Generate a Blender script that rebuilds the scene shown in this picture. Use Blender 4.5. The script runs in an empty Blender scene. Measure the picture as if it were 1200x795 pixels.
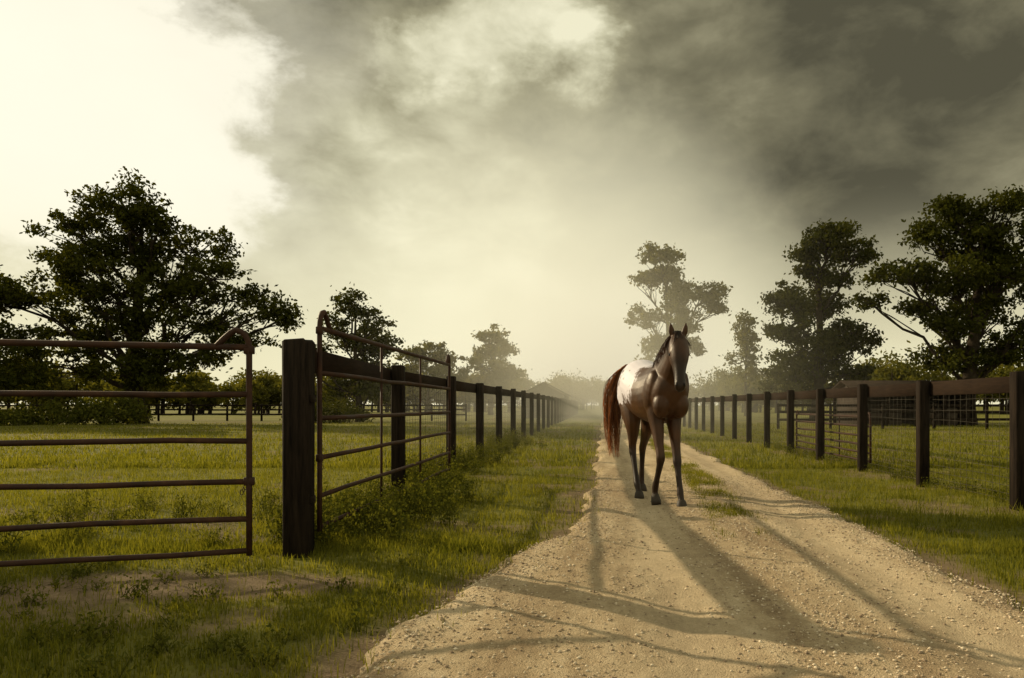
import bpy, math, random
import numpy as np
from mathutils import Vector, Matrix
rng=np.random.default_rng(7); random.seed(7)
scene=bpy.context.scene
scene.view_settings.view_transform='Standard'; scene.view_settings.look='None'
scene.view_settings.exposure=0

# ---------------------------------------------------------------- helpers
def link(o,parent=None):
    scene.collection.objects.link(o)
    if parent: o.parent=parent
    return o
def empty(name,loc=(0,0,0)):
    e=bpy.data.objects.new(name,None); e.location=loc; e.empty_display_size=.2
    return link(e)
def np_mesh(name,V,F,mat,smooth=False,parent=None,loc=(0,0,0)):
    """F list of int arrays (n,k)"""
    me=bpy.data.meshes.new(name)
    V=np.asarray(V,dtype=np.float32)
    F=[np.asarray(f,dtype=np.int32) for f in F if len(f)]
    me.vertices.add(len(V)); me.vertices.foreach_set('co',V.ravel())
    nl=sum(f.size for f in F); nf=sum(len(f) for f in F)
    me.loops.add(nl); me.polygons.add(nf)
    me.loops.foreach_set('vertex_index',np.concatenate([f.ravel() for f in F]))
    sizes=np.concatenate([np.full(len(f),f.shape[1],dtype=np.int32) for f in F])
    st=np.concatenate([[0],np.cumsum(sizes)[:-1]]).astype(np.int32)
    me.polygons.foreach_set('loop_start',st)
    try: me.polygons.foreach_set('loop_total',sizes)
    except Exception: pass
    if smooth: me.polygons.foreach_set('use_smooth',np.ones(nf,dtype=bool))
    me.update(calc_edges=True); me.validate()
    if mat: me.materials.append(mat)
    o=bpy.data.objects.new(name,me); o.location=loc
    return link(o,parent)
class B:
    def __init__(s): s.V=[];s.Q=[];s.T=[];s.n=0
    def add(s,V,Q=None,T=None):
        V=np.asarray(V,float)
        if Q is not None and len(Q): s.Q.append(np.asarray(Q)+s.n)
        if T is not None and len(T): s.T.append(np.asarray(T)+s.n)
        s.V.append(V); s.n+=len(V)
    def tube(s,P,R,k=8,cap=True):
        P=np.asarray(P,float); n=len(P); R=np.broadcast_to(R,(n,))
        T=np.gradient(P,axis=0); T/=np.linalg.norm(T,axis=1)[:,None]+1e-9
        ref=np.eye(3)[np.argmin(np.abs(T[0]))]
        U=np.zeros_like(P); u=np.cross(T[0],ref)
        for q in range(n):
            u=u-T[q]*np.dot(u,T[q]); u=u/(np.linalg.norm(u)+1e-9); U[q]=u
        W=np.cross(T,U)
        a=np.arange(k)*2*np.pi/k
        V=(P[:,None]+R[:,None,None]*(np.cos(a)[None,:,None]*U[:,None]+np.sin(a)[None,:,None]*W[:,None])).reshape(-1,3)
        i=np.arange(n-1)[:,None]*k; j=np.arange(k)[None]; j2=(j+1)%k
        Q=np.stack([i+j,i+j2,i+k+j2,i+k+j],-1).reshape(-1,4)
        T3=None
        if cap:
            V=np.vstack([V,P[0],P[-1]]); jj=np.arange(k); c0=n*k;c1=c0+1
            T3=np.vstack([np.stack([np.full(k,c0),(jj+1)%k,jj],-1),np.stack([np.full(k,c1),(n-1)*k+jj,(n-1)*k+(jj+1)%k],-1)])
        s.add(V,Q,T3)
    def box(s,c,h,rot=0,bev=.01,jit=0):
        # chamfered box
        c=np.array(c,float); h=np.array(h,float); b=min(bev,h.min()*.45)
        V=[];
        zs=[(-h[2],b),(-h[2]+b,0),(h[2]-b,0),(h[2],b)]
        for z,i in zs:
            x=h[0]-i; y=h[1]-i; bb=b
            for p in [(x-bb,-y),(x,-y+bb),(x,y-bb),(x-bb,y),(-x+bb,y),(-x,y-bb),(-x,-y+bb),(-x+bb,-y)]:
                V.append((p[0],p[1],z))
        V=np.array(V)
        if jit: V=V+rng.normal(0,jit,V.shape)
        cr,sr=math.cos(rot),math.sin(rot)
        V=np.stack([V[:,0]*cr-V[:,1]*sr,V[:,0]*sr+V[:,1]*cr,V[:,2]],-1)+c
        Q=[[r*8+j,r*8+(j+1)%8,(r+1)*8+(j+1)%8,(r+1)*8+j] for r in range(3) for j in range(8)]
        n=len(V); V=np.vstack([V,c-[0,0,h[2]],c+[0,0,h[2]]])
        T=[[n,(j+1)%8,j] for j in range(8)]+[[n+1,24+j,24+(j+1)%8] for j in range(8)]
        s.add(V,Q,T)
    def leaves(s,C,size,flat=0.0):
        n=len(C); a=rng.normal(size=(n,3)); a/=np.linalg.norm(a,axis=1)[:,None]
        b=rng.normal(size=(n,3)); b=np.cross(a,b); b/=np.linalg.norm(b,axis=1)[:,None]+1e-9
        L=size*(.7+.6*rng.random(n))[:,None]; W=L*(.45+.2*rng.random((n,1)))
        V=np.stack([C-a*L*.5,C+b*W*.5,C+a*L*.5,C-b*W*.5],1).reshape(-1,3)
        s.add(V,np.arange(4*n).reshape(-1,4))
    def make(s,name,mat,smooth=False,parent=None,loc=(0,0,0)):
        F=[]
        if s.Q: F.append(np.vstack(s.Q))
        if s.T: F.append(np.vstack(s.T))
        return np_mesh(name,np.vstack(s.V),F,mat,smooth,parent,loc)

_tab=rng.random((256,256))
def vnoise(x,y):
    xi=np.floor(x).astype(int);yi=np.floor(y).astype(int);fx=x-xi;fy=y-yi
    fx=fx*fx*(3-2*fx);fy=fy*fy*(3-2*fy)
    g=lambda a,b:_tab[a%256,b%256]
    return (g(xi,yi)*(1-fx)+g(xi+1,yi)*fx)*(1-fy)+(g(xi,yi+1)*(1-fx)+g(xi+1,yi+1)*fx)*fy
def fbm(x,y,o=4):
    v=0;a=.5;t=0
    for i in range(o):
        v=v+a*vnoise(x*2**i+17*i,y*2**i+31*i);t+=a;a*=.5
    return v/t
def sm(e0,e1,x):
    t=np.clip((x-e0)/(e1-e0),0,1); return t*t*(3-2*t)

# ---------------------------------------------------------------- materials
class M:
    def __init__(s,name):
        s.m=bpy.data.materials.new(name); s.m.use_nodes=True; s.t=s.m.node_tree; s.t.nodes.clear()
        s.out=s.t.nodes.new('ShaderNodeOutputMaterial')
    def n(s,typ,**k):
        x=s.t.nodes.new('ShaderNode'+typ)
        for a,b in k.items():
            if a in x.inputs: x.inputs[a].default_value=b
            else: setattr(x,a,b)
        return x
    def l(s,a,b): s.t.links.new(a,b)
    def noise(s,scale,detail=4,rough=.6,vec=None,dist=0,out='Fac'):
        x=s.n('TexNoise'); x.inputs['Scale'].default_value=scale;x.inputs['Detail'].default_value=detail
        x.inputs['Roughness'].default_value=rough;x.inputs['Distortion'].default_value=dist
        if vec is not None: s.l(vec,x.inputs['Vector'])
        return x.outputs[out]
    def ramp(s,fac,stops):
        r=s.n('ValToRGB'); e=r.color_ramp.elements
        while len(e)<len(stops): e.new(.5)
        for i,(p,c) in enumerate(stops):
            e[i].position=p; e[i].color=(c[0],c[1],c[2],1) if not np.isscalar(c) else (c,c,c,1)
        s.l(fac,r.inputs[0]); return r.outputs[0]
    def mix(s,f,a,b,mode='MIX'):
        x=s.n('MixRGB'); x.blend_type=mode
        for v,i in ((f,0),(a,1),(b,2)):
            if hasattr(v,'links') or hasattr(v,'is_linked'): s.l(v,x.inputs[i])
            elif i==0: x.inputs[0].default_value=v
            else: x.inputs[i].default_value=(*v,1)
        return x.outputs[0]
    def math(s,op,a,b=None,clamp=False):
        x=s.n('Math'); x.operation=op; x.use_clamp=clamp
        for v,i in ((a,0),(b,1)):
            if v is None: continue
            if hasattr(v,'is_linked'): s.l(v,x.inputs[i])
            else: x.inputs[i].default_value=v
        return x.outputs[0]
    def bump(s,h,st,dist):
        b=s.n('Bump'); b.inputs['Strength'].default_value=st;b.inputs['Distance'].default_value=dist
        s.l(h,b.inputs['Height']); return b.outputs[0]
    def pbr(s,col,rough=.8,normal=None,spec=.3,metal=0):
        p=s.n('BsdfPrincipled')
        if hasattr(col,'is_linked'): s.l(col,p.inputs['Base Color'])
        else: p.inputs['Base Color'].default_value=(*col,1)
        if hasattr(rough,'is_linked'): s.l(rough,p.inputs['Roughness'])
        else: p.inputs['Roughness'].default_value=rough
        p.inputs['Specular IOR Level'].default_value=spec; p.inputs['Metallic'].default_value=metal
        if normal is not None: s.l(normal,p.inputs['Normal'])
        s.l(p.outputs[0],s.out.inputs[0]); return s.m
    def pos(s): return s.n('NewGeometry').outputs['Position']
    def obj(s): return s.n('TexCoord').outputs['Object']

def leaf_mat(name,c1,c2,tr=.35,nscale=.5):
    m=M(name); g=m.n('NewGeometry')
    n=m.noise(nscale,2,.6,g.outputs['Position'])
    f=m.math('ADD',m.math('MULTIPLY',g.outputs['Random Per Island'],.5),m.math('MULTIPLY',n,.6))
    col=m.ramp(f,[(.15,c1),(.85,c2)])
    d=m.n('BsdfDiffuse'); t=m.n('BsdfTranslucent'); m.l(col,d.inputs[0])
    m.l(m.mix(1,col,(1.6,1.45,.55),'MULTIPLY'),t.inputs[0])
    x=m.n('MixShader'); x.inputs[0].default_value=tr; m.l(d.outputs[0],x.inputs[1]); m.l(t.outputs[0],x.inputs[2])
    m.l(x.outputs[0],m.out.inputs[0]); return m.m
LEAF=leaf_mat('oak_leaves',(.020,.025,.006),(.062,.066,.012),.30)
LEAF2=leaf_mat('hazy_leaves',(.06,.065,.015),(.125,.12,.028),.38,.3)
GRASS=leaf_mat('grass_blades',(.045,.062,.009),(.21,.205,.036),.48,1.3)
WEED=leaf_mat('weed_leaves',(.035,.048,.009),(.12,.122,.026),.4,2)
def wood(name,c1,c2,rough=.8):
    m=M(name); p=m.obj()
    mp=m.n('Mapping'); m.l(p,mp.inputs[0]); mp.inputs['Scale'].default_value=(9,1.2,9)
    a=m.noise(3,6,.7,mp.outputs[0],.3); b=m.noise(1.3,3,.6,p)
    col=m.ramp(m.math('ADD',m.math('MULTIPLY',a,.6),m.math('MULTIPLY',b,.4)),[(.3,c1),(.7,c2)])
    return m.pbr(col,rough,m.bump(a,.5,.01),.08)
RAIL=wood('dark_board',(.009,.0055,.0038),(.030,.018,.011),.9)
def postmat():
    m=M('creosote_post'); p=m.obj()
    mp=m.n('Mapping'); m.l(p,mp.inputs[0]); mp.inputs['Scale'].default_value=(14,14,1.2)
    a=m.noise(2,6,.7,mp.outputs[0],.3)
    return m.pbr(m.ramp(a,[(.35,(.007,.005,.004)),(.7,(.030,.021,.015))]),.9,m.bump(a,.6,.012),.08)
POST=postmat()
def rust():
    m=M('rusty_pipe'); p=m.obj(); a=m.noise(7,6,.7,p); 
    return m.pbr(m.ramp(a,[(.35,(.022,.010,.007)),(.55,(.045,.020,.012)),(.75,(.085,.040,.022))]),m.ramp(a,[(.3,.5),(.7,.8)]),m.bump(a,.3,.004),.2)
PIPE=rust()
WIRE=M('galvanised_wire').pbr((.07,.06,.045),.6,None,.4,.3)
def bark():
    m=M('bark'); a=m.noise(4,4,.7,m.pos()); return m.pbr(m.ramp(a,[(.3,(.016,.012,.008)),(.7,(.05,.038,.026))]),.95,m.bump(a,.6,.05),.1)
BARK=bark()

# ---------------------------------------------------------------- layout functions
LY=[-6,2.5,3.05,3.9,4.9,6.2,7.7,10,15,38,64,110,200]
LX=[-1.4,-1.3,-1.14,-.95,-.62,-.33,-.1,-.04,0.,.3,.75,1.7,4.5]
RY=[-6,8,21,38,64,110,200]; RX=[2.5,2.5,2.6,2.8,3.2,4.1,6.9]
def XL(y): return np.interp(y,LY,LX)+((fbm(y*1.1,y*0+3,3)-.5)*.45+(fbm(y*6,y*0+5,3)-.5)*.16)*np.clip(1-y/90,0.1,1)
def XR(y): return np.interp(y,RY,RX)+((fbm(y*1.0,y*0+9,3)-.5)*.35+(fbm(y*6,y*0+8,3)-.5)*.14)*np.clip(1-y/90,.1,1)
def XM(y): return np.interp(y,[0,6,9.6,15,38,64,200],[1.3,1.32,1.56,1.7,1.75,2.1,5.8])
def gh(x,y):
    base=.05*(fbm(x*.35+5,y*.35,3)-.5)*2+.02*(fbm(x*2.1,y*2.1,2)-.5)
    onroad=sm(-.6,.3,x-np.interp(y,LY,LX))*(1-sm(-.3,.6,x-np.interp(y,RY,RX)))
    return base*(1-onroad)
def dirt(x,y):
    n=fbm(x*1.3+40,y*1.3,4)
    d=sm(.60,.70,n)*.7*(y<60)
    e=((x+2.95)/1.15)**2+((y-4.5)/.42)**2
    d=np.maximum(d,sm(1.4,.5,e+(n-.5)*2.2))
    e=((x+3.9)/1.6)**2+((y-4.0)/.3)**2
    d=np.maximum(d,.8*sm(1.4,.5,e+(n-.5)*2.5))
    # worn verge next to the road
    dl=np.interp(y,LY,LX)-x; dr=x-np.interp(y,RY,RX)
    d=np.maximum(d,sm(.5,.0,dl+(n-.5)*1.0)*(dl>-1)); d=np.maximum(d,sm(.42,.0,dr+(n-.5)*.9)*(dr>-1))
    for k in range(12):
        yy=7.85+2.33*k
        d=np.maximum(d,.8*sm(1.2,.4,((x-4.75)/.5)**2+((y-yy+.1)/.3)**2+(n-.5)*2))
    return np.clip(d,0,1)

# ---------------------------------------------------------------- ground sheet
def axis(a,b,step,lo,hi):
    core=np.arange(a,b+1e-6,step); s=step;v=b;up=[]
    while v<hi: s*=1.13;v+=s;up.append(v)
    s=step;v=a;dn=[]
    while v>lo: s*=1.13;v-=s;dn.append(v)
    return np.array(dn[::-1]+list(core)+up)
gx=axis(-10,9,.08,-2500,2500); gy=axis(1.5,22,.08,-60,4000)
GX,GY=np.meshgrid(gx,gy)
Z=gh(GX,GY)*sm(300,100,np.abs(GX)+np.abs(GY))
V=np.stack([GX,GY,Z],-1).reshape(-1,3); nx=len(gx);ny=len(gy)
i=(np.arange(ny-1)[:,None]*nx+np.arange(nx-1)[None]).ravel()
Q=np.stack([i,i+1,i+nx+1,i+nx],-1)
g=M('pasture'); P=g.pos()
at=g.n('Attribute',attribute_name='dirt').outputs['Fac']
n1=g.noise(.25,5,.6,P); n2=g.noise(6,5,.7,P); n3=g.noise(70,3,.7,P)
gr=g.ramp(g.math('ADD',g.math('MULTIPLY',n1,.5),g.math('MULTIPLY',n2,.5)),[(.35,(.07,.078,.016)),(.52,(.16,.155,.034)),(.68,(.28,.235,.065))])
so=g.ramp(g.math('ADD',g.math('MULTIPLY',n2,.5),g.math('MULTIPLY',n3,.5)),[(.35,(.10,.068,.042)),(.65,(.27,.20,.125))])
gm=g.pbr(g.mix(at,gr,so),.95,g.bump(g.math('ADD',n2,g.math('MULTIPLY',n3,.6)),.7,.03),.1)
ground=np_mesh('ground',V,[Q],gm,True)
a=ground.data.attributes.new('dirt','FLOAT','POINT')
a.data.foreach_set('value',dirt(GX,GY).ravel().astype(np.float32))

# ---------------------------------------------------------------- road
ry=axis(1.5,16,.05,-6,190); u=np.linspace(0,1,90)
U,RYg=np.meshgrid(u,ry); xl=XL(RYg)-.1;xr=XR(RYg)+.1
RXg=xl+(xr-xl)*U
def road_z(x,y):
    n=fbm(x*2.2,y*1.1,4)-.5; f=fbm(x*11,y*9,3)-.5
    rut=np.exp(-((x-(XM(y)-.85))/.22)**2)+np.exp(-((x-(XM(y)+.62))/.22)**2)
    return .052+.035*n+.020*f-.030*rut
edge=np.minimum(U,1-U)
Zr=road_z(RXg,RYg)*sm(0,.06,edge)-.02*(1-sm(0,.05,edge))
Zr=np.where(RYg>25,.012,Zr)
V=np.stack([RXg,RYg,Zr],-1).reshape(-1,3); nx=len(u);ny=len(ry)
i=(np.arange(ny-1)[:,None]*nx+np.arange(nx-1)[None]).ravel()
r=M('gravel_dirt'); P=r.pos()
mp=r.n('Mapping'); r.l(P,mp.inputs[0]); mp.inputs['Scale'].default_value=(1,.15,1)
n0=r.noise(2.8,6,.65,mp.outputs[0]); n1=r.noise(9,6,.7,P); n2=r.noise(110,4,.8,P)
vo=r.n('TexVoronoi'); vo.inputs['Scale'].default_value=85; r.l(P,vo.inputs['Vector'])
vo2=r.n('TexVoronoi'); vo2.inputs['Scale'].default_value=160; r.l(P,vo2.inputs['Vector'])
f=r.math('ADD',r.math('MULTIPLY',n0,.50),r.math('ADD',r.math('MULTIPLY',n1,.25),r.math('MULTIPLY',n2,.25)))
col=r.ramp(f,[(.38,(.27,.19,.115)),(.5,(.50,.385,.245)),(.61,(.70,.57,.39))])
at2=r.n('Attribute',attribute_name='rut').outputs['Fac']
col=r.mix(r.math('MULTIPLY',at2,.38),col,(.68,.56,.39))
col=r.mix(.32,col,r.ramp(vo.outputs['Color'],[(0,.4),(1,1.)]),'MULTIPLY')
h=r.math('ADD',r.math('MULTIPLY',vo.outputs['Distance'],-.6),r.math('ADD',n2,r.math('ADD',n1,r.math('MULTIPLY',vo2.outputs['Distance'],-.5))))
rm=r.pbr(col,.95,r.bump(h,.8,.015),.1)
road=np_mesh('gravel_road',V,[np.stack([i,i+1,i+nx+1,i+nx],-1)],rm,True)
rt=np.exp(-((RXg-(XM(RYg)-.85))/.30)**2)+np.exp(-((RXg-(XM(RYg)+.62))/.30)**2)
a=road.data.attributes.new('rut','FLOAT','POINT'); a.data.foreach_set('value',rt.ravel().astype(np.float32))

# pebbles
def pebbles():
    n=100000
    y=1.8+9.5*rng.random(n)**1.5; x=XL(y)+(XR(y)-XL(y))*rng.random(n)
    rt=np.exp(-((x-(XM(y)-.85))/.28)**2)+np.exp(-((x-(XM(y)+.62))/.28)**2)
    w=(.26+.9*np.exp(-((x-2.4)/.40)**2)+.3*np.exp(-((x-1.3)/.25)**2)+.3*np.exp(-((x-XL(y)-.1)/.2)**2)+.3*(fbm(x*3,y*3)>.52))*(1-.7*rt)
    k=rng.random(n)<w; x=x[k];y=y[k]; n=len(x)
    s=.003+.010*rng.random(n)**4.0
    oc=np.array([[1,0,0],[-1,0,0],[0,1,0],[0,-1,0],[0,0,1],[0,0,-1]],float)
    V=oc[None]*s[:,None,None]*(.6+.7*rng.random((n,6,1)))*np.array([1,1,.65])
    a=rng.random(n)*6.28; c,sn=np.cos(a)[:,None],np.sin(a)[:,None]
    V=np.stack([V[...,0]*c-V[...,1]*sn+x[:,None],V[...,0]*sn+V[...,1]*c+y[:,None],V[...,2]+(road_z(x,y)+s*.2)[:,None]],-1).reshape(-1,3)
    T=np.array([[0,2,4],[2,1,4],[1,3,4],[3,0,4],[2,0,5],[1,2,5],[3,1,5],[0,3,5]])
    F=(T[None]+6*np.arange(n)[:,None,None]).reshape(-1,3)
    m=M('pebble'); gg=m.n('NewGeometry')
    np_mesh('gravel_stones',V,[F],m.pbr(m.ramp(gg.outputs['Random Per Island'],[(0,(.20,.145,.10)),(.6,(.50,.40,.28)),(1,(.70,.61,.47))]),.9))
pebbles()

# ---------------------------------------------------------------- grass
def blades(n,y0,y1,h0,h1,w,pw=1.0,seg=True,x0=-99,x1=99,maskf=None):
    y=y0+(y1-y0)*rng.random(n)**pw; lo=np.maximum(-.93*y-1.2,x0); hi=np.minimum(.70*y+1.2,x1)
    x=lo+(hi-lo)*rng.random(n)
    if maskf is None:
        xl=XL(y);xr=XR(y); e_=.02+.3*sm(.5,.75,fbm(x*4+2,y*4,3)); off=(x<xl+e_)|(x>xr-e_)
        n1=fbm(x*2.5,y*2.5,3)
        p=np.clip(1.15-1.05*dirt(x,y),.04,1)*np.clip(.35+1.5*(n1-.25),.12,1)
        k=off&(rng.random(n)<p)
    else: k=maskf(x,y)
    x=x[k];y=y[k];n=len(x)
    cl=fbm(x*1.7+9,y*1.7,3)
    h=(h0+(h1-h0)*rng.random(n)**1.6)*(.35+1.4*cl)
    ww=w*(.7+.6*rng.random(n)); a=rng.random(n)*6.283; lean=rng.random(n)*.7*h; b=rng.random(n)*6.283
    z=gh(x,y) if maskf is None else road_z(x,y)-.005
    inr=(x>XL(y))&(x<XR(y)); z=np.where(inr,np.maximum(z,.02),z)
    dx,dy=np.cos(a)*ww/2,np.sin(a)*ww/2; lx,ly=np.cos(b)*lean,np.sin(b)*lean
    p0=np.stack([x-dx,y-dy,z-.01],-1);p1=np.stack([x+dx,y+dy,z-.01],-1)
    if seg:
        p2=np.stack([x+dx*.7+lx*.35,y+dy*.7+ly*.35,z+h*.6],-1);p3=np.stack([x-dx*.7+lx*.35,y-dy*.7+ly*.35,z+h*.6],-1)
        p4=np.stack([x+lx,y+ly,z+h*.93],-1)
        V=np.stack([p0,p1,p2,p3,p4],1).reshape(-1,3); o=5*np.arange(n)[:,None]
        return V,o+np.array([0,1,2,3]),o+np.array([3,2,4])
    p4=np.stack([x+lx,y+ly,z+h],-1)
    V=np.stack([p0,p1,p4],1).reshape(-1,3)
    return V,None,3*np.arange(n)[:,None]+np.array([0,1,2])
gb=B()
gb.add(*blades(170000,2.4,6,.02,.085,.0055,1.0))
gb.add(*blades(210000,5.5,14,.03,.11,.009,1.2,False))
gb.add(*blades(130000,13,45,.05,.15,.026,1.5,False))
def mid(x,y):
    d=np.abs(x-XM(y)); n=fbm(x*2+3,y*.9,3)
    return (rng.random(len(x))<.6*sm(.34,.05,d)*np.clip((n-.33)*5,0,1)*sm(5.7,7.0,y))
gb.add(*blades(450000,5.6,40,.02,.06,.008,1.5,False,.8,2.5,mid))
gb.make('grass',GRASS)

# weeds along left fence and elsewhere
wb=B()
def weed(x,y,h,r,nst=14,lf=.05):
    z=float(gh(np.array([x]),np.array([y]))[0])
    for k in range(nst):
        a=random.random()*6.28; q=random.random(); hh=h*(.5+.5*random.random())
        tip=np.array([x+math.cos(a)*r*q,y+math.sin(a)*r*q,z+hh])
        b0=np.array([x+math.cos(a)*r*q*.4,y+math.sin(a)*r*q*.4,z-.02])
        t=np.linspace(0,1,4)[:,None]; P=b0+(tip-b0)*t; P[1:3]+=rng.normal(0,.02,(2,3))
        wb.tube(P,np.linspace(.003,.0015,4),3,False)
        m=int(16*hh/.4)+6
        C=b0+(tip-b0)*(.15+.85*rng.random((m,1)))+rng.normal(0,.035,(m,3))
        wb.leaves(C,lf*(.6+.5*random.random()))
for k in range(150):
    y=5.7+random.random()**1.3*16; weed(-2.45-.0*y+random.gauss(0,.28)+ (.15 if y<9 else -.1),y,.16+.34*random.random(),.2,12,.04)
for k in range(16): weed(-2.0+random.gauss(0,.22),6.3+random.random()*2.4,.3+.15*random.random(),.22,14,.038)
for k in range(26): weed(-3.2-random.random()*2.8,5.3+random.random()*2.5,.15+.2*random.random(),.2,10,.035)
for k in range(60): weed(random.uniform(-4.5,-1.2),random.uniform(2.9,5.0),.05+.06*random.random(),.12,8,.03)
for k in range(50): weed(random.uniform(4.6,5.4),random.uniform(8,20),.1+.15*random.random(),.15,8,.035)
wb.make('roadside_weeds',WEED)

# ---------------------------------------------------------------- fences
def fence(name,X,ys,H,bw,post_w,board_side,start=None):
    root=empty(name,(X,0,0))
    pb=B()
    for y in ys:
        hh=(H+.1+random.uniform(-.015,.02))/2
        pb.box((random.uniform(-.01,.01),y,hh-.1),(post_w/2,post_w/2,hh),random.uniform(-.06,.06),.012,.002)
    pb.make('posts',POST,parent=root)
    rb=B(); off=board_side*(post_w/2+.02)
    yy=list(ys)
    for a_,b_ in zip(yy[:-1],yy[1:]):
        rb.box((off,(a_+b_)/2,H-.03-bw/2+random.uniform(-.008,.008)),(.018,(b_-a_)/2-.004,bw/2),random.uniform(-.002,.002),.004,.001)
    if start is not None:
        sx,sy=start; ex,ey=off,yy[0]-.01; L=math.hypot(ex-sx,ey-sy)
        rb.box(((sx+ex)/2,(sy+ey)/2,H-.03-bw/2),(.018,L/2,bw/2),-math.atan2(ex-sx,ey-sy),.004,.001)
    rb.make('top_board',RAIL,parent=root)
    w=B(); x=off*.86
    Lz=[.06,.14,.23,.33,.44,.56,.69,.83,.98,1.13,1.28]
    Lz=[z for z in Lz if z<H-bw-.02]
    yend=min(yy[-1],45); ya=yy[0]
    for z in Lz:
        P=np.array([(x+random.gauss(0,.004),q,z+random.gauss(0,.006)) for q in np.arange(ya,yend,.8)]); w.tube(P,.0026,3,False)
    for q in np.arange(ya,yend,.15):
        w.tube([(x,q,.04),(x+random.gauss(0,.004),q+random.gauss(0,.004),.6),(x,q,H-bw)],.0022,3,False)
    w.make('woven_wire',WIRE,parent=root)
    return root
fence('board_fence',4.85,[7.85+2.33*k for k in range(-1,38)],1.57,.2,.15,1)
fence('board_fence',-2.65,[9.06,12.4]+[15.4+3.05*k for k in range(0,26)],1.71,.2,.155,-1,(.25,5.53))
# big gate post
def gatepost():
    b=B(); b.box((0,0,.81),(.098,.10,.91),.05,.02,.004); 
    for z in (.45,1.25): b.box((.106,0,z),(.012,.05,.03),.05,.003)
    b.make('gate_post',POST,loc=(-2.37,5.42,0))
gatepost()

def gate(name,A,Bp,rails,arch,verts,z0,board=False):
    A=np.array(A,float);Bp=np.array(Bp,float); L=np.linalg.norm(Bp-A); d=(Bp-A)/L
    root=empty(name,(0,0,0)); b=B()
    P=lambda s,z:np.array([A[0]+d[0]*s,A[1]+d[1]*s,z])
    top=rails[-1]
    for z in rails[:-1]: 
        b.tube([P(s,z+random.gauss(0,.003)) for s in np.linspace(.0,L,9)],.021,8)
    b.tube([P(s,top-.0) for s in np.linspace(.0,L,9)],.023,8)
    for e,sg in ((0,1),(L,-1)):
        pts=[P(e,z0-.03),P(e,.6),P(e,top)]
        for a_ in np.linspace(0,math.pi*.5,5)[1:]:
            pts.append(P(e+sg*(.09-.09*math.cos(a_)),top+arch*math.sin(a_)*.95))
        for a_ in np.linspace(0,1,5)[1:]:
            pts.append(P(e+sg*(.09+.13*a_),top+arch*.95*(1-a_**1.3)))
        b.tube(pts,.022,8)
    for s in verts: b.tube([P(s,rails[0]),P(s,.7),P(s,top)],.014,7)
    for z in (rails[2],rails[-1]-.02):
        q=P(.0,z); b.box(q,(.035,.02,.03),math.atan2(d[1],d[0]),.004)
    b.make('pipe_frame',PIPE,True,root)
    c=B(); 
    for k in range(6):
        q=P(-.01+.012*k,rails[2]-.03-.02*abs(k-2.5)); a_=np.linspace(0,2*math.pi,9)
        c.tube([q+np.array([.012*math.cos(t) if k%2 else 0,.012*math.cos(t) if not k%2 else 0,.02*math.sin(t)]) for t in a_],.003,5)
    c.make('latch_chain',PIPE,True,root)
    return root
gate('pipe_gate',(-2.56,5.02),(-6.5,3.99),[.125,.37,.64,.94,1.275,1.625],.13,[],.125)
gate('pipe_gate',(-2.27,5.58),(-2.32,10.7),[.20,.46,.77,1.09,1.46,1.83],.15,[1.65,3.3],.2)
gate('pipe_gate',(5.05,17.3),(5.08,12.7),[.15,.3,.45,.62,.8,.98],.08,[1.5,3],.15)

def rail_fence(name,x0,x1,y):
    root=empty(name,(0,y,0)); b=B()
    for x in np.arange(x0,x1,2.6):
        b.box((x,random.uniform(-.05,.05),.6),(.06,.06,.68),0,.01)
    for z in (.5,.85,1.18):
        for x in np.arange(x0,x1-2.6,2.6): b.box((x+1.3,-.08,z+random.uniform(-.02,.02)),(1.29,.02,.06),random.uniform(-.01,.01),.005)
    b.make('posts_and_rails',POST,parent=root)
rail_fence('paddock_fence',-62,-9,52)
rail_fence('paddock_fence',9,50,34)

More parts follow.
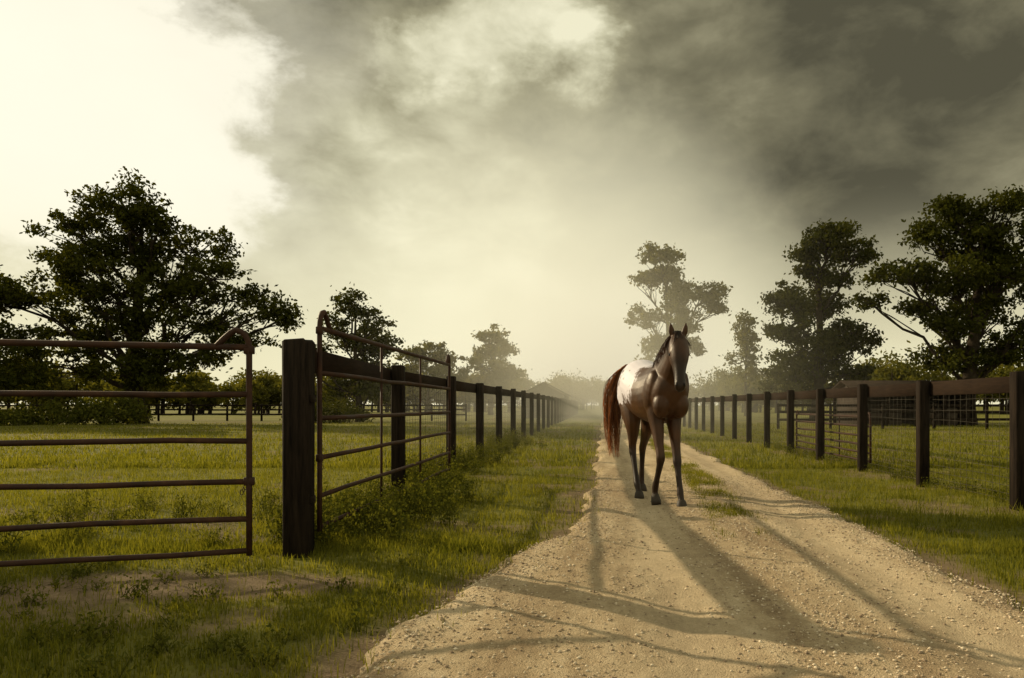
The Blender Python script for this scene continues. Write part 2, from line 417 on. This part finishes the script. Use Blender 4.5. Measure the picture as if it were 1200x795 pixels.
# ---------------------------------------------------------------- trees
def tree(name,loc,lobes,th,tr,leaf=.26,k=1.0,mat=LEAF,per=110,lean=0,seed=1,depth=1.0,clr=.75):
    global rng
    rng=np.random.default_rng(seed); random.seed(seed)
    root=empty(name,loc); br=B(); lf=B()
    top=max(lobes,key=lambda l:l[1]); H=top[1]
    def trunkp(t): return np.array([lean*t*t+.25*math.sin(t*5+seed)*tr*2+top[0]*t**2*.6,.2*math.sin(t*4)*tr*2,H*.9*t-.3*(t==0)])
    ts=np.linspace(0,1,12)
    rr=tr*(1-.85*ts)**.8; rr[0]*=1.5; rr[1]*=1.1
    br.tube([trunkp(t) for t in ts],rr,9)
    for (lx,lz,rx,rz) in lobes:
        ly=random.uniform(-1,1)*rx*.8*depth
        c=np.array([lx,ly,lz])
        t0=min(max(th/H,(lz-abs(lx)*.8-rz)/H*.95),.85)
        p0=trunkp(t0); L=np.linalg.norm(c-p0)
        tt=np.linspace(0,1,7)[:,None]
        P=p0+(c-p0)*tt; P[:,2]+=-.10*L*np.sin(tt[:,0]*math.pi)*(1 if abs(lx)<3 else -.3); P[1:-1]+=rng.normal(0,.05*L**.7,(5,3))
        r0=tr*.42*(.5+.5*min(rx/3,1)); br.tube(P,np.linspace(r0,.05,7),6)
        n=max(5,int(k*8.5*(rx*rz)**.85))
        d=rng.normal(size=(n,3)); d/=np.linalg.norm(d,axis=1)[:,None]; rad=(.25+.85*rng.random((n,1))**.7)
        C=c+d*rad*np.array([rx,rx*.85,rz])
        for q in C:
            s0=P[random.randint(3,6)]; mdp=(s0+q)/2+rng.normal(0,.15,3)
            br.tube([s0,mdp,q],[.05,.03,.012],4,False)
            cr=clr*(.45+.85*random.random()); m=int(1.5*per*(.5+random.random())*cr**1.5)
            g=rng.normal(size=(m,3))*np.array([.5,.5,.33])*cr
            lf.leaves(q+g,leaf)
    br.make('trunk_and_limbs',BARK,True,root); lf.make('foliage',mat,False,root)
    return root
tree('added_shade_oak',(-30.4,45,0),[(.3,13.6,2.6,1.8),(-2.8,11.8,2.6,1.8),(3.2,11.6,2.3,1.7),(-5.2,9.8,2.3,1.6),(5.6,9.3,2.4,1.3),(8.6,7.3,2.0,.8),(-.5,8.4,3.3,2.1),
  (3.9,6.6,2.6,1.1),(-4.3,6.3,3.0,1.6),(6.8,5.6,2.2,.8),(0,5.0,3.2,1.2),(2.2,13.4,1.4,.9),(-7,8.2,1.8,1.1),(7.2,8.6,1.3,.7),(1.5,3.4,3.0,1.0),(-4.5,3.6,3.0,1.1),(9.9,6.9,.9,.45),(4.8,4.2,1.8,.8),(2,9,2.5,1.4),(.2,11,2.4,1.2),(-3.8,13.2,1.2,.7)],2.6,.55,.28,1.15,seed=3,clr=.7)
tree('added_shade_oak',(-38.5,41,0),[(0.2,9.6,2.4,1.5),(-2.5,8.6,2.5,1.5),(2.2,8.0,2.0,1.2),(-1,6,3.2,1.7),(2.8,5.2,2.2,1.2),(0,3.6,3.6,1.5),(-4,5.5,2.4,1.5),(3.4,2.8,2,1)],2.2,.4,.27,1.1,seed=5)
tree('added_shade_oak',(-17.2,49,0),[(-.3,8.4,1.3,.9),(1.1,7.2,1.4,1.0),(-1.2,6.6,1.3,.9),(.3,5.6,2.1,1.2),(1.8,5.4,1.0,.8),(-.3,3.6,2.4,1.4),(1.3,2.6,1.6,1.0),(-2.9,4.9,1.2,.6),(-3.9,4.2,.8,.4),(-1.6,2.4,1.5,1.0)],1.2,.25,.27,1.3,seed=8,clr=.62)
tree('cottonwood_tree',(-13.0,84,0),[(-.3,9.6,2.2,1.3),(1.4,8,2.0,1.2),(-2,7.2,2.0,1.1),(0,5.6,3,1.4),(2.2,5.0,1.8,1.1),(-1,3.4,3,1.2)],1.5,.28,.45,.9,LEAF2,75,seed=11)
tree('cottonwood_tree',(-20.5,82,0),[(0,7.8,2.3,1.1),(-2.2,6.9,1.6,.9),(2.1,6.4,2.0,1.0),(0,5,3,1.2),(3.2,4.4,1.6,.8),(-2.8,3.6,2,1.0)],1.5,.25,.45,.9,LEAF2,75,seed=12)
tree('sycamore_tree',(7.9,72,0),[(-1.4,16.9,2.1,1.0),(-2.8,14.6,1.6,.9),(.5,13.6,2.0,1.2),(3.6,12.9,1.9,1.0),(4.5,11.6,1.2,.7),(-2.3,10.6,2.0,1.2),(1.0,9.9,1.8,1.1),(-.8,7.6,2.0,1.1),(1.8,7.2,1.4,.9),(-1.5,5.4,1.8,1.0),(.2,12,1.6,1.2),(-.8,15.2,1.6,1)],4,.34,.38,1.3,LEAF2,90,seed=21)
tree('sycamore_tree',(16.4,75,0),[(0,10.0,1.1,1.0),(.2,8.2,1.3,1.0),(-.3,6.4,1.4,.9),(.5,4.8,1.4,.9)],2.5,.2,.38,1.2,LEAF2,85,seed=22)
tree('added_shade_oak',(16.1,50,0),[(.5,13.3,2.0,1.0),(2.8,12.5,1.5,1.0),(-.7,12.0,1.3,.9),(.4,10.8,1.8,1.0),(-2.1,8.9,1.8,1.1),(.6,8.5,1.9,1.2),(-2.2,6.9,1.7,1.1),(2.1,6.2,2.3,1.3),(-.4,5.0,2.8,1.4),(-1.5,3.2,2.2,1.2),(1.8,3.4,1.8,1.0)],2.4,.42,.29,1.9,seed=31,clr=.65)
tree('added_shade_oak',(22.8,42,0),[(-.6,13.2,1.6,.8),(1.9,13.3,2.2,.9),(-1.7,11.9,1.6,.8),(1.0,11.2,2.4,1.2),(3.2,10.2,1.8,1.5),(-4.3,9.0,2.0,.8),(-6.0,7.8,.9,.4),(-1.3,8.8,2.1,1.1),(1.7,7.4,2.4,1.2),(-1.6,6.2,1.9,.9),(2.9,4.9,2.2,1.4),(0,4.1,2.6,1.0),(5,12,2,1.2),(5.5,8,2.5,1.6),(-2.8,7.3,1.1,.6),(1.2,9.3,2.2,1.2)],2.6,.5,.27,1.8,seed=37,clr=.65)
# added oak, out of view on the left, placed to shade the near verge
tree('added_shade_oak',(-17.3,11.2,0),[(0,7.0,1.3,.8),(-1.0,6.0,1.4,.9),(.9,5.8,1.3,.8),(0,4.9,1.7,1.0),(1.1,4.1,1.2,.7),(-1.2,3.9,1.3,.8)],2.0,.26,.24,.9,seed=44,clr=.6)
def bush(name,loc,r,h,n,leaf,mat,seed):
    global rng
    rng=np.random.default_rng(seed); random.seed(seed); b=B(); 
    for k in range(n):
        a_=random.random()*6.28;q=random.random()**.5
        c=np.array([math.cos(a_)*r*q,math.sin(a_)*r*q*.7,h*(1-q*q*.6)*random.uniform(.25,1)])
        b.tube([(c[0]*.2,c[1]*.2,-.1),c*.6+[0,0,.05],c],[.03,.02,.008],4,False)
        b.leaves(c+rng.normal(size=(90,3))*np.array([.3,.3,.2])*min(1,r*.5),leaf)
    b.make(name,mat,False,loc=loc)
bush('shrub',(-30,42,0),2.2,1.9,45,.2,WEED,51)
bush('shrub',(-33.5,41,0),2.6,1.2,40,.2,WEED,52)
bush('shrub',(-18,46,0),2.6,1.6,40,.2,LEAF,53)
def treeline(name,segs,leaf,mat,seed):
    global rng
    rng=np.random.default_rng(seed); b=B(); t=B()
    for x0,x1,y,h,n in segs:
        for k in range(n):
            x=rng.uniform(x0,x1); yy=y+rng.uniform(-8,8); H=h*rng.uniform(.5,1.1)*(.7+.6*vnoise(np.array([x*.11]),np.array([y*.3]))[0])
            r=H*rng.uniform(.28,.42)
            t.tube([(x,yy,-.2),(x+.2,yy,H*.6)],[.2,.1],5,False)
            for c in range(9):
                d=rng.normal(size=3); d/=np.linalg.norm(d); cc=np.array([x,yy,H*.58])+d*np.array([r,r,H*.36])*rng.uniform(.4,1)
                m=45; b.leaves(cc+rng.normal(size=(m,3))*r*.27*np.array([1,1,.7]),leaf)
    o=b.make(name,mat,False); 
    t2=t.make('trunks',BARK,False,o)
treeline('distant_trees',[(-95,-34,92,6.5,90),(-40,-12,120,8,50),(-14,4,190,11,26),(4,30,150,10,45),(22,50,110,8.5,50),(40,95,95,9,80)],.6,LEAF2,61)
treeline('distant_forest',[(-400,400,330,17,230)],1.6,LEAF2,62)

# ---------------------------------------------------------------- buildings
def gable(name,loc,w,dp,hw,hr,cols,rot=0,openf=True):
    root=empty(name,loc); root.rotation_euler=(0,0,rot)
    m=M('weathered_siding'); a_=m.noise(2,5,.6,m.obj()); wm=m.pbr(m.ramp(a_,[(.3,(.02,.014,.010)),(.7,(.055,.04,.028))]),.9)
    m=M('tin_roof'); a_=m.noise(3,5,.6,m.obj()); wv=m.n('TexWave'); wv.inputs['Scale'].default_value=6; m.l(m.obj(),wv.inputs[0])
    rmm=m.pbr(m.ramp(a_,[(.3,(.020,.014,.010)),(.7,(.05,.036,.026))]),.85,m.bump(wv.outputs[1],.5,.03),.08)
    b=B(); 
    for k in range(cols+1):
        x=-w/2+w*k/cols
        for y in (-dp/2,dp/2): b.box((x,y,hw/2),(.09,.09,hw/2+.05),0,.01)
    b.make('posts',POST,parent=root)
    b=B(); b.box((0,dp/2-.12,hw/2),(w/2-.1,.03,hw/2-.02),0,.005); 
    for x in (-w/2,w/2): b.box((x+(.12 if x<0 else -.12),0,hw/2),(.03,dp/2-.2,hw/2-.02),0,.005)
    for x in (-w/4,w/4): b.box((x,-dp/2+.15,hw*.25),(w/8,.03,hw*.25),0,.005)
    b.make('walls',wm,parent=root)
    o=.35; t=.08
    V=[];
    for x in (-w/2-o,w/2+o):
        V+=[(x,-dp/2-o,hw-.1),(x,0,hw+hr),(x,dp/2+o,hw-.1),(x,dp/2+o,hw-.1+t),(x,0,hw+hr+t),(x,-dp/2-o,hw-.1+t)]
    Q=[(0,1,7,6),(1,2,8,7),(3,4,10,9),(4,5,11,10),(2,3,9,8),(5,0,6,11)]
    np_mesh('roof',V,[np.array(Q),np.array([(0,5,4),(0,4,1),(1,4,3),(1,3,2),(6,10,11),(6,7,10),(7,9,10),(7,8,9)])],rmm,parent=root)
    np_mesh('gable_ends',[(-w/2,-dp/2,hw-.02),(-w/2,dp/2,hw-.02),(-w/2,0,hw+hr-.1),(w/2,-dp/2,hw-.02),(w/2,dp/2,hw-.02),(w/2,0,hw+hr-.1)],[np.array([(0,1,2),(3,5,4)])],wm,parent=root)
    return root
gable('barn',(-4.9,66,0),7,3.9,2.15,1.1,3,math.pi/2)
gable('horse_shed',(18.2,41,0),6.5,4,2.0,.6,4,0)

# ---------------------------------------------------------------- horse
rng=np.random.default_rng(99); random.seed(99)
def loft(b,S,k=22):
    """S: (x,y,z, r_lat, r_perp)"""
    S=np.asarray(S,float)
    n=len(S); t=np.arange(n); tt=np.linspace(0,n-1,(n-1)*4+1)
    from_=[]
    for c in range(5):
        y=S[:,c]; m=np.gradient(y); o=[]
        for q in tt:
            i=min(int(q),n-2); f=q-i; h00=2*f**3-3*f**2+1;h10=f**3-2*f**2+f;h01=-2*f**3+3*f**2;h11=f**3-f**2
            o.append(h00*y[i]+h10*m[i]+h01*y[i+1]+h11*m[i+1])
        from_.append(o)
    S=np.array(from_).T; S[:,3:]=np.maximum(S[:,3:],.006)
    P=S[:,:3]; T=np.gradient(P,axis=0); T/=np.linalg.norm(T,axis=1)[:,None]+1e-9
    lat=np.tile([0,1.,0],(len(S),1)); lat-=T*(lat*T).sum(1)[:,None]; lat/=np.linalg.norm(lat,axis=1)[:,None]
    W=np.cross(T,lat); a_=np.arange(k)*2*np.pi/k
    V=(P[:,None]+S[:,3,None,None]*np.cos(a_)[None,:,None]*lat[:,None]+S[:,4,None,None]*np.sin(a_)[None,:,None]*W[:,None]).reshape(-1,3)
    n=len(S); i=np.arange(n-1)[:,None]*k; j=np.arange(k)[None]; j2=(j+1)%k
    Q=np.stack([i+j,i+j2,i+k+j2,i+k+j],-1).reshape(-1,4)
    V=np.vstack([V,P[0],P[-1]]); jj=np.arange(k); c0=n*k
    T3=np.vstack([np.stack([np.full(k,c0),(jj+1)%k,jj],-1),np.stack([np.full(k,c0+1),(n-1)*k+jj,(n-1)*k+(jj+1)%k],-1)])
    b.add(V,Q,T3)
def ell(b,c,r,tilt=0):
    n=9;k=16;V=[];Q=[]
    for i in range(n+1):
        p=math.pi*(.03+.94*i/n)
        for j in range(k):
            a_=2*math.pi*j/k; v=np.array([r[0]*math.sin(p)*math.cos(a_),r[1]*math.sin(p)*math.sin(a_),r[2]*math.cos(p)])
            ct,st=math.cos(tilt),math.sin(tilt); v=np.array([v[0]*ct+v[2]*st,v[1],-v[0]*st+v[2]*ct]); V.append(v+c)
    for i in range(n):
        for j in range(k): Q.append([i*k+j,(i+1)*k+j,(i+1)*k+(j+1)%k,i*k+(j+1)%k])
    m=len(V); V+= [np.mean(V[:k],0),np.mean(V[-k:],0)]
    T=[[m,j,(j+1)%k] for j in range(k)]+[[m+1,n*k+(j+1)%k,n*k+j] for j in range(k)]
    b.add(V,Q,T)
def headturn(b,x0=.84,x1=1.02,ang=-15):
    # turn the head on the neck toward its right
    for q,V in enumerate(b.V):
        w_=sm(x0,x1,V[:,0])*sm(1.15,1.3,V[:,2]); th=np.radians(ang)*w_
        px=.92; X=V[:,0]-px; Y=V[:,1]
        b.V[q]=np.stack([px+X*np.cos(th)-Y*np.sin(th),X*np.sin(th)+Y*np.cos(th),V[:,2]],-1)
hb=B()
loft(hb,[(-.90,0,1.46,.05,.08),(-.86,0,1.46,.15,.18),(-.76,0,1.46,.24,.27),(-.60,0,1.44,.30,.335),(-.42,0,1.40,.315,.36),(-.2,0,1.34,.315,.36),(.05,0,1.30,.32,.355),
 (.25,0,1.29,.30,.355),(.42,0,1.31,.265,.36),(.56,0,1.31,.24,.33),(.68,0,1.29,.21,.28),(.76,0,1.27,.15,.20),(.80,0,1.26,.05,.07)],28)
# neck
loft(hb,[(.36,0,1.40,.18,.26),(.52,0,1.47,.178,.275),(.68,0,1.60,.148,.24),(.82,0,1.73,.120,.195),(.92,0,1.83,.100,.155),(.99,0,1.88,.08,.115)],20)
# head (poll to muzzle)
HX,HZ=1.0,1.865
hd=[(-.05,.03,.06,.07),(.02,0,.095,.105),(.10,-.09,.114,.13),(.145,-.19,.105,.13),(.18,-.29,.078,.105),(.215,-.38,.062,.082),(.245,-.46,.060,.068),(.265,-.52,.056,.057),(.275,-.555,.03,.035)]
loft(hb,[(HX+a_,0,HZ+c_,w_,d_) for a_,c_,w_,d_ in hd],18)
for s in (1,-1):
    ell(hb,(HX+.03,s*.058,HZ-.17),(.08,.044,.105),-.35)      # cheek
    ell(hb,(HX+.165,s*.089,HZ-.125),(.035,.022,.03),0)      # brow
    ell(hb,(HX+.295,s*.037,HZ-.485),(.03,.022,.032),0)      # nostril
    ell(hb,(.50,s*.18,1.32),(.16,.09,.27),.45)            # shoulder
    ell(hb,(.68,s*.11,1.17),(.12,.105,.16),0)             # pec
    ell(hb,(-.56,s*.175,1.33),(.26,.14,.33),-.2)           # haunch
    loft(hb,[(HX-.01,s*.055,HZ+.06,.030,.022),(HX+.0,s*.070,HZ+.11,.038,.022),(HX+.008,s*.080,HZ+.16,.030,.015),(HX+.012,s*.085,HZ+.215,.008,.006)],10)
def front(y,xh,lift=0,kx=0):
    xe=.50; f=lambda z,w:xe+(xh-xe)*w
    loft(hb,[(xe-.02,y*1.15,1.22,.105,.16),(xe-.02,y*1.08,1.05,.095,.135),(f(0,.12),y,.88,.075,.097),(f(0,.30)+kx*.6,y,.68,.055,.064),(f(0,.42)+kx,y,.565,.051,.055),(f(0,.48)+kx,y,.50,.053,.055),
      (f(0,.55)+kx*.8,y,.43,.040,.042),(f(0,.72)+kx*.4,y,.28,.034,.038),(f(0,.84),y,.165,.040,.046),(f(0,.86),y,.135,.040,.046),(f(0,.96),y,.085,.036,.040),(f(0,1.),y,.055,.045,.050)],14)
def front_lift(y):
    # weight off: knee forward and flexed, toe just leaving the ground
    xe=.50
    loft(hb,[(xe-.02,y*1.15,1.22,.105,.16),(xe-.01,y*1.08,1.05,.095,.135),(xe+.04,y,.88,.075,.097),(xe+.10,y,.70,.055,.064),(xe+.14,y*.98,.60,.051,.055),(xe+.145,y*.97,.545,.053,.055),
      (xe+.11,y*.96,.46,.040,.042),(xe+.01,y*.94,.32,.034,.038),(xe-.06,y*.93,.215,.040,.046),(xe-.075,y*.93,.185,.040,.046),(xe-.085,y*.93,.125,.036,.040),(xe-.075,y*.93,.085,.043,.045)],14)
def hind(y,xh,st=0):
    d=xh+.58
    loft(hb,[(-.55,y*1.05,1.34,.13,.21),(-.50+d*.05,y*1.08,1.12,.13,.205),(-.50+d*.18,y*1.05,.95,.105,.16),(-.56+d*.32,y,.80,.074,.105),(-.64+d*.45,y,.66,.052,.068),(-.68+d*.55,y,.57,.049,.063),
      (-.67+d*.62,y,.49,.040,.050),(-.655+d*.75,y,.34,.035,.041),(-.64+d*.90,y,.18,.041,.048),(-.63+d*.93,y,.145,.041,.048),(-.60+d*.98,y,.09,.036,.040),(-.58+d,y,.055,.046,.050)],14)
front(.095,.78); front_lift(-.115); hind(-.15,-.12); hind(.10,-.84)
headturn(hb)
base=hb.make('tmp',None)
md=base.modifiers.new('r','REMESH'); md.mode='VOXEL'; md.voxel_size=.011
md=base.modifiers.new('s','SMOOTH'); md.factor=.5; md.iterations=7
dg=bpy.context.evaluated_depsgraph_get(); me=bpy.data.meshes.new_from_object(base.evaluated_get(dg))
bpy.data.objects.remove(base)
me.polygons.foreach_set('use_smooth',np.ones(len(me.polygons),dtype=bool))
horse=empty('horse',(.70,8.54,.035)); horse.rotation_euler=(0,0,math.radians(-77.5))
hm=M('horse_coat'); O=hm.obj(); sp=hm.n('SeparateXYZ'); hm.l(O,sp.inputs[0]); x_,y_,z_=sp.outputs
nb=hm.noise(3,4,.6,O); nf=hm.noise(22,3,.6,O)
coat=hm.ramp(nb,[(.3,(.028,.011,.0045)),(.7,(.080,.032,.011))])
def mr(v,a_,b_):
    q=hm.n('MapRange'); q.interpolation_type='SMOOTHSTEP'; hm.l(v,q.inputs[0]); q.inputs[1].default_value=a_;q.inputs[2].default_value=b_; return q.outputs[0]
nn=hm.math('MULTIPLY',hm.math('SUBTRACT',nb,.5),1.0); nn=hm.math('ADD',nn,hm.math('MULTIPLY',hm.math('SUBTRACT',nf,.5),.35))
mz=mr(hm.math('ADD',z_,nn),1.22,1.32); mx1=mr(hm.math('ADD',x_,nn),-.66,-.56); mx2=mr(hm.math('ADD',x_,nn),.16,.04)
mask=hm.math('MULTIPLY',mz,hm.math('MULTIPLY',mx1,mx2),True)
nsp=hm.noise(11,2,.4,O); spots=hm.math('MULTIPLY',mr(nsp,.66,.72),.7)
mask=hm.math('MULTIPLY',mask,hm.math('SUBTRACT',1,spots))
col=hm.mix(mask,coat,(.68,.65,.74))
dark=hm.math('MAXIMUM',mr(z_,.68,.46),hm.math('MULTIPLY',mr(hm.math('SUBTRACT',x_,z_),-.55,-.25),mr(x_,1.05,1.15)))
col=hm.mix(hm.math('MULTIPLY',dark,.8),col,(.010,.006,.0045))
hairn=hm.noise(160,2,.5,O)
me.materials.append(hm.pbr(col,.42,hm.bump(hm.math('ADD',hairn,nf),.3,.005),.28))
link(bpy.data.objects.new('body',me),horse)
# hooves
hf=B()
for x,y in ((.78,.095),(-.12,-.15),(-.84,.10)):
    P=[(x+.012,y,-.030),(x+.008,y,.02),(x,y,.05),(x-.008,y,.072)]
    hf.tube(P,[.065,.061,.054,.046],16)
hf.tube([(.475,-.107,-.012),(.455,-.107,.03),(.435,-.107,.065),(.42,-.107,.10)],[.058,.060,.053,.045],16)
hm2=M('hoof'); hf.make('hooves',hm2.pbr((.035,.027,.02),.6,None,.3),True,horse)
eb=B()
for s in (1,-1):
    ell(eb,(HX+.155,s*.103,HZ-.15),(.024,.014,.019)); 
headturn(eb); eb.make('eyes',M('eye').pbr((.006,.004,.003),.08,None,.6),True,horse)
nb_=B()
for s in (1,-1): ell(nb_,(HX+.318,s*.039,HZ-.48),(.010,.010,.017))
headturn(nb_); nb_.make('nostrils',M('nostril').pbr((.006,.004,.004),.8),True,horse)
def strands(name,roots,fn,n,w,mat,turn=False):
    b=B()
    for k in range(n):
        P=fn(random.random()); P=np.array(P); m=len(P)
        T=np.gradient(P,axis=0); side=np.cross(T,rng.normal(size=3)); side/=np.linalg.norm(side,axis=1)[:,None]+1e-9
        wd=w*np.linspace(1,.25,m)[:,None]; V=np.stack([P-side*wd,P+side*wd],1).reshape(-1,3)
        b.add(V,[[2*i,2*i+1,2*i+3,2*i+2] for i in range(m-1)])
    if turn: headturn(b)
    return b.make(name,mat,False,horse)
def hair(name,c1,c2):
    m=M(name); gg=m.n('NewGeometry'); col=m.ramp(gg.outputs['Random Per Island'],[(0,c1),(1,c2)])
    d=m.n('BsdfPrincipled'); m.l(col,d.inputs['Base Color']); d.inputs['Roughness'].default_value=.5
    t=m.n('BsdfTranslucent'); m.l(m.mix(1,col,(1.6,1.2,.9),'MULTIPLY'),t.inputs[0]); x=m.n('MixShader'); x.inputs[0].default_value=.35
    m.l(d.outputs[0],x.inputs[1]);m.l(t.outputs[0],x.inputs[2]);m.l(x.outputs[0],m.out.inputs[0]); return m.m
TAIL=hair('tail_hair',(.06,.022,.009),(.30,.12,.036)); MANE=hair('mane_hair',(.012,.007,.005),(.05,.022,.012))
def tailf(u):
    a_=random.random()*6.28; rr=random.random()**.5; L=random.uniform(.7,1.22); P=[]
    for t in np.linspace(0,1,12):
        x=-.86-.20*math.sin(min(t*1.6,1)*math.pi*.5)+.06*t; y=-.08-.20*math.sin(t*2.0); z=1.72-(t**1.15)*1.06*L+.05*math.sin(t*3)
        sp_=.03+.09*math.sin(min(t*1.1,1)*math.pi*.75)
        P.append((x+math.cos(a_)*rr*sp_,y+math.sin(a_)*rr*sp_+.03*math.sin(t*7+a_*3),z))
    return P
strands('tail',None,tailf,600,.005,TAIL)
def manef(u):
    x0=.45+.52*u; z0=1.70+.245*u+.03*math.sin(u*3); L=random.uniform(.12,.26); s=-1 if random.random()<.85 else 1
    return [(x0-.03+random.gauss(0,.008)+.02*t,s*(.005+.14*min(1,t*1.3)+.01*math.sin(t*7)),z0+.045*math.sin(min(1,t*2)*1.5)-L*t**1.4) for t in np.linspace(0,1,7)]
strands('mane',None,manef,420,.005,MANE,True)
def fore(u):
    y0=random.gauss(0,.02); L=random.uniform(.10,.2)
    return [(HX+.02+.155*min(1,t*1.4),y0*(1+t),HZ+.12-.02*t-L*t**1.3) for t in np.linspace(0,1,6)]
strands('forelock',None,fore,70,.004,MANE,True)

# ---------------------------------------------------------------- mist hanging over the drive: density fades smoothly to zero before the box walls
mm=M('mist'); P=mm.pos(); sp=mm.n('SeparateXYZ'); mm.l(P,sp.inputs[0]); X_,Y_,Z_=sp.outputs
def sq(t): return mm.math('MULTIPLY',t,t)
wid=mm.math('ADD',mm.math('MULTIPLY',Y_,.13),2.2)
tx=sq(mm.math('DIVIDE',mm.math('SUBTRACT',X_,.8),wid))
tz=sq(mm.math('DIVIDE',mm.math('ADD',Z_,1),mm.math('ADD',mm.math('MULTIPLY',Y_,.14),3.0)))
ty=sq(mm.math('DIVIDE',mm.math('SUBTRACT',Y_,52),27))
e_=mm.math('ADD',mm.math('ADD',tx,ty),tz)
den=mm.math('MULTIPLY',mm.math('EXPONENT',mm.math('MULTIPLY',e_,-1.0)),.026)
s_=mm.n('VolumeScatter'); s_.inputs['Color'].default_value=(1,.97,.80,1); s_.inputs['Anisotropy'].default_value=.30; mm.l(den,s_.inputs['Density'])
mm.l(s_.outputs[0],mm.out.inputs['Volume'])
try: mm.m.cycles.volume_step_rate=6.0
except Exception as ex: print(ex)
bx=[(-22,10,-1),(23,10,-1),(23,100,-1),(-22,100,-1),(-22,10,26),(23,10,26),(23,100,26),(-22,100,26)]
np_mesh('ground_mist',bx,[np.array([(0,3,2,1),(4,5,6,7),(0,1,5,4),(1,2,6,5),(2,3,7,6),(3,0,4,7)])],mm.m)

# ---------------------------------------------------------------- sun + sky
az=math.radians(-59); el=math.radians(21.4)
S=Vector((math.sin(az)*math.cos(el),math.cos(az)*math.cos(el),math.sin(el)))
L=bpy.data.lights.new('sun','SUN'); L.energy=5; L.angle=math.radians(.5); L.color=(1,.81,.51)
lo=bpy.data.objects.new('sun',L); lo.rotation_euler=S.to_track_quat('Z','Y').to_euler(); lo.location=(-20,15,20); link(lo)
w=bpy.data.worlds.new('World'); scene.world=w; w.use_nodes=True
m=M.__new__(M); m.t=w.node_tree; m.t.nodes.clear(); m.out=m.t.nodes.new('ShaderNodeOutputWorld')
sky=m.n('TexSky'); sky.sky_type='NISHITA'; sky.sun_disc=False; sky.sun_elevation=el; sky.sun_rotation=az
sk=m.mix(1,sky.outputs[0],(.08,.08,.08),'MULTIPLY')
D=m.n('TexCoord').outputs['Generated']; sp=m.n('SeparateXYZ'); m.l(D,sp.inputs[0]); dx,dy,dz=sp.outputs
cmb=m.n('CombineXYZ'); m.l(dx,cmb.inputs[0]); m.l(dy,cmb.inputs[1]); m.l(m.math('MULTIPLY',dz,1.7),cmb.inputs[2])
P=cmb.outputs[0]
def mr2(v,a_,b_,c_=0,d_=1):
    q=m.n('MapRange'); q.interpolation_type='SMOOTHSTEP'; m.l(v,q.inputs[0])
    for i,t in enumerate((a_,b_,c_,d_)): q.inputs[i+1].default_value=t
    return q.outputs[0]
def vm(op,a_,b_,sc=None):
    q=m.n('VectorMath'); q.operation=op
    for v,i in ((a_,0),(b_,1)):
        if v is None: continue
        if hasattr(v,'is_linked'): m.l(v,q.inputs[i])
        else: q.inputs[i].default_value=v
    if sc is not None: q.inputs['Scale'].default_value=sc
    return q
big=m.noise(3.0,5,.55,P,.2); fine=m.noise(8.5,8,.58,P,.25)
wcol=m.noise(4.0,8,.60,P,.2,'Color')
warp=vm('SCALE',vm('SUBTRACT',wcol,(.5,.5,.5)).outputs[0],None,.42).outputs[0]
DW=vm('NORMALIZE',vm('ADD',D,warp).outputs[0],None).outputs[0]
def blob(x,y,r0,amp,src=None,inner=0.0):
    v=Vector((x,1,y)).normalized(); dt=vm('DOT_PRODUCT',DW if src is None else src,v).outputs['Value']
    return mr2(dt,math.cos(r0),math.cos(inner),0,amp)
terms=[blob(.22,.40,.40,.42),blob(.48,.34,.36,.28),blob(.75,.60,.5,.18),blob(-.02,.32,.22,.10),blob(-.40,.56,.28,.15),blob(-.14,.57,.15,-.40,None,.05),blob(-.30,.50,.07,-.22),blob(.9,.2,.5,.08),blob(0,1.6,.7,.40),blob(-.62,.40,.45,.14),blob(-.3,.22,.3,-.10)]
tot=terms[0]
for t in terms[1:]: tot=m.math('ADD',tot,t)
nz=m.math('ADD',m.math('MULTIPLY',m.math('SUBTRACT',big,.5),1.0),m.math('MULTIPLY',m.math('SUBTRACT',fine,.5),.85))
nz=m.math('MULTIPLY',nz,mr2(dz,.03,.32,.30,1.0))
dark=m.math('ADD',m.math('ADD',tot,nz),.20,True)
col=m.ramp(dark,[(0,(.90,.86,.62)),(.2,(.61,.58,.39)),(.45,(.345,.318,.195)),(.7,(.195,.178,.105)),(1,(.090,.082,.048))])
gl=vm('DOT_PRODUCT',DW,Vector((-.77,1,.44)).normalized()).outputs['Value']
glow=m.math('ADD',mr2(gl,.976,.988,0,.65),mr2(gl,.93,1.0,0,.3))
gl2=vm('DOT_PRODUCT',DW,Vector((-.85,1,.62)).normalized()).outputs['Value']
glow=m.math('MAXIMUM',glow,mr2(gl2,.972,.988,0,.65))
col=m.mix(glow,col,(1.08,1.03,.84))
hz=mr2(dz,.0,.30,.88,0)
col=m.mix(hz,col,(.93,.865,.57))
hg=vm('DOT_PRODUCT',D,Vector((-.06,1,.07)).normalized()).outputs['Value']
col=m.mix(mr2(hg,math.cos(.42),1.0,0,.75),col,(1.02,.96,.67))
col=m.mix(.03,col,sk)
bg=m.n('Background'); m.l(col,bg.inputs[0]); bg.inputs[1].default_value=1.0; m.l(bg.outputs[0],m.out.inputs[0])

# ---------------------------------------------------------------- camera
cd=bpy.data.cameras.new('camera'); cd.lens=24; cd.sensor_width=36; cd.shift_x=-100/1200; cd.shift_y=77.5/1200
cd.clip_start=.05; cd.clip_end=6000
co=bpy.data.objects.new('camera',cd); co.location=(0,0,1.2); co.rotation_euler=(math.radians(90),0,0); link(co); scene.camera=co
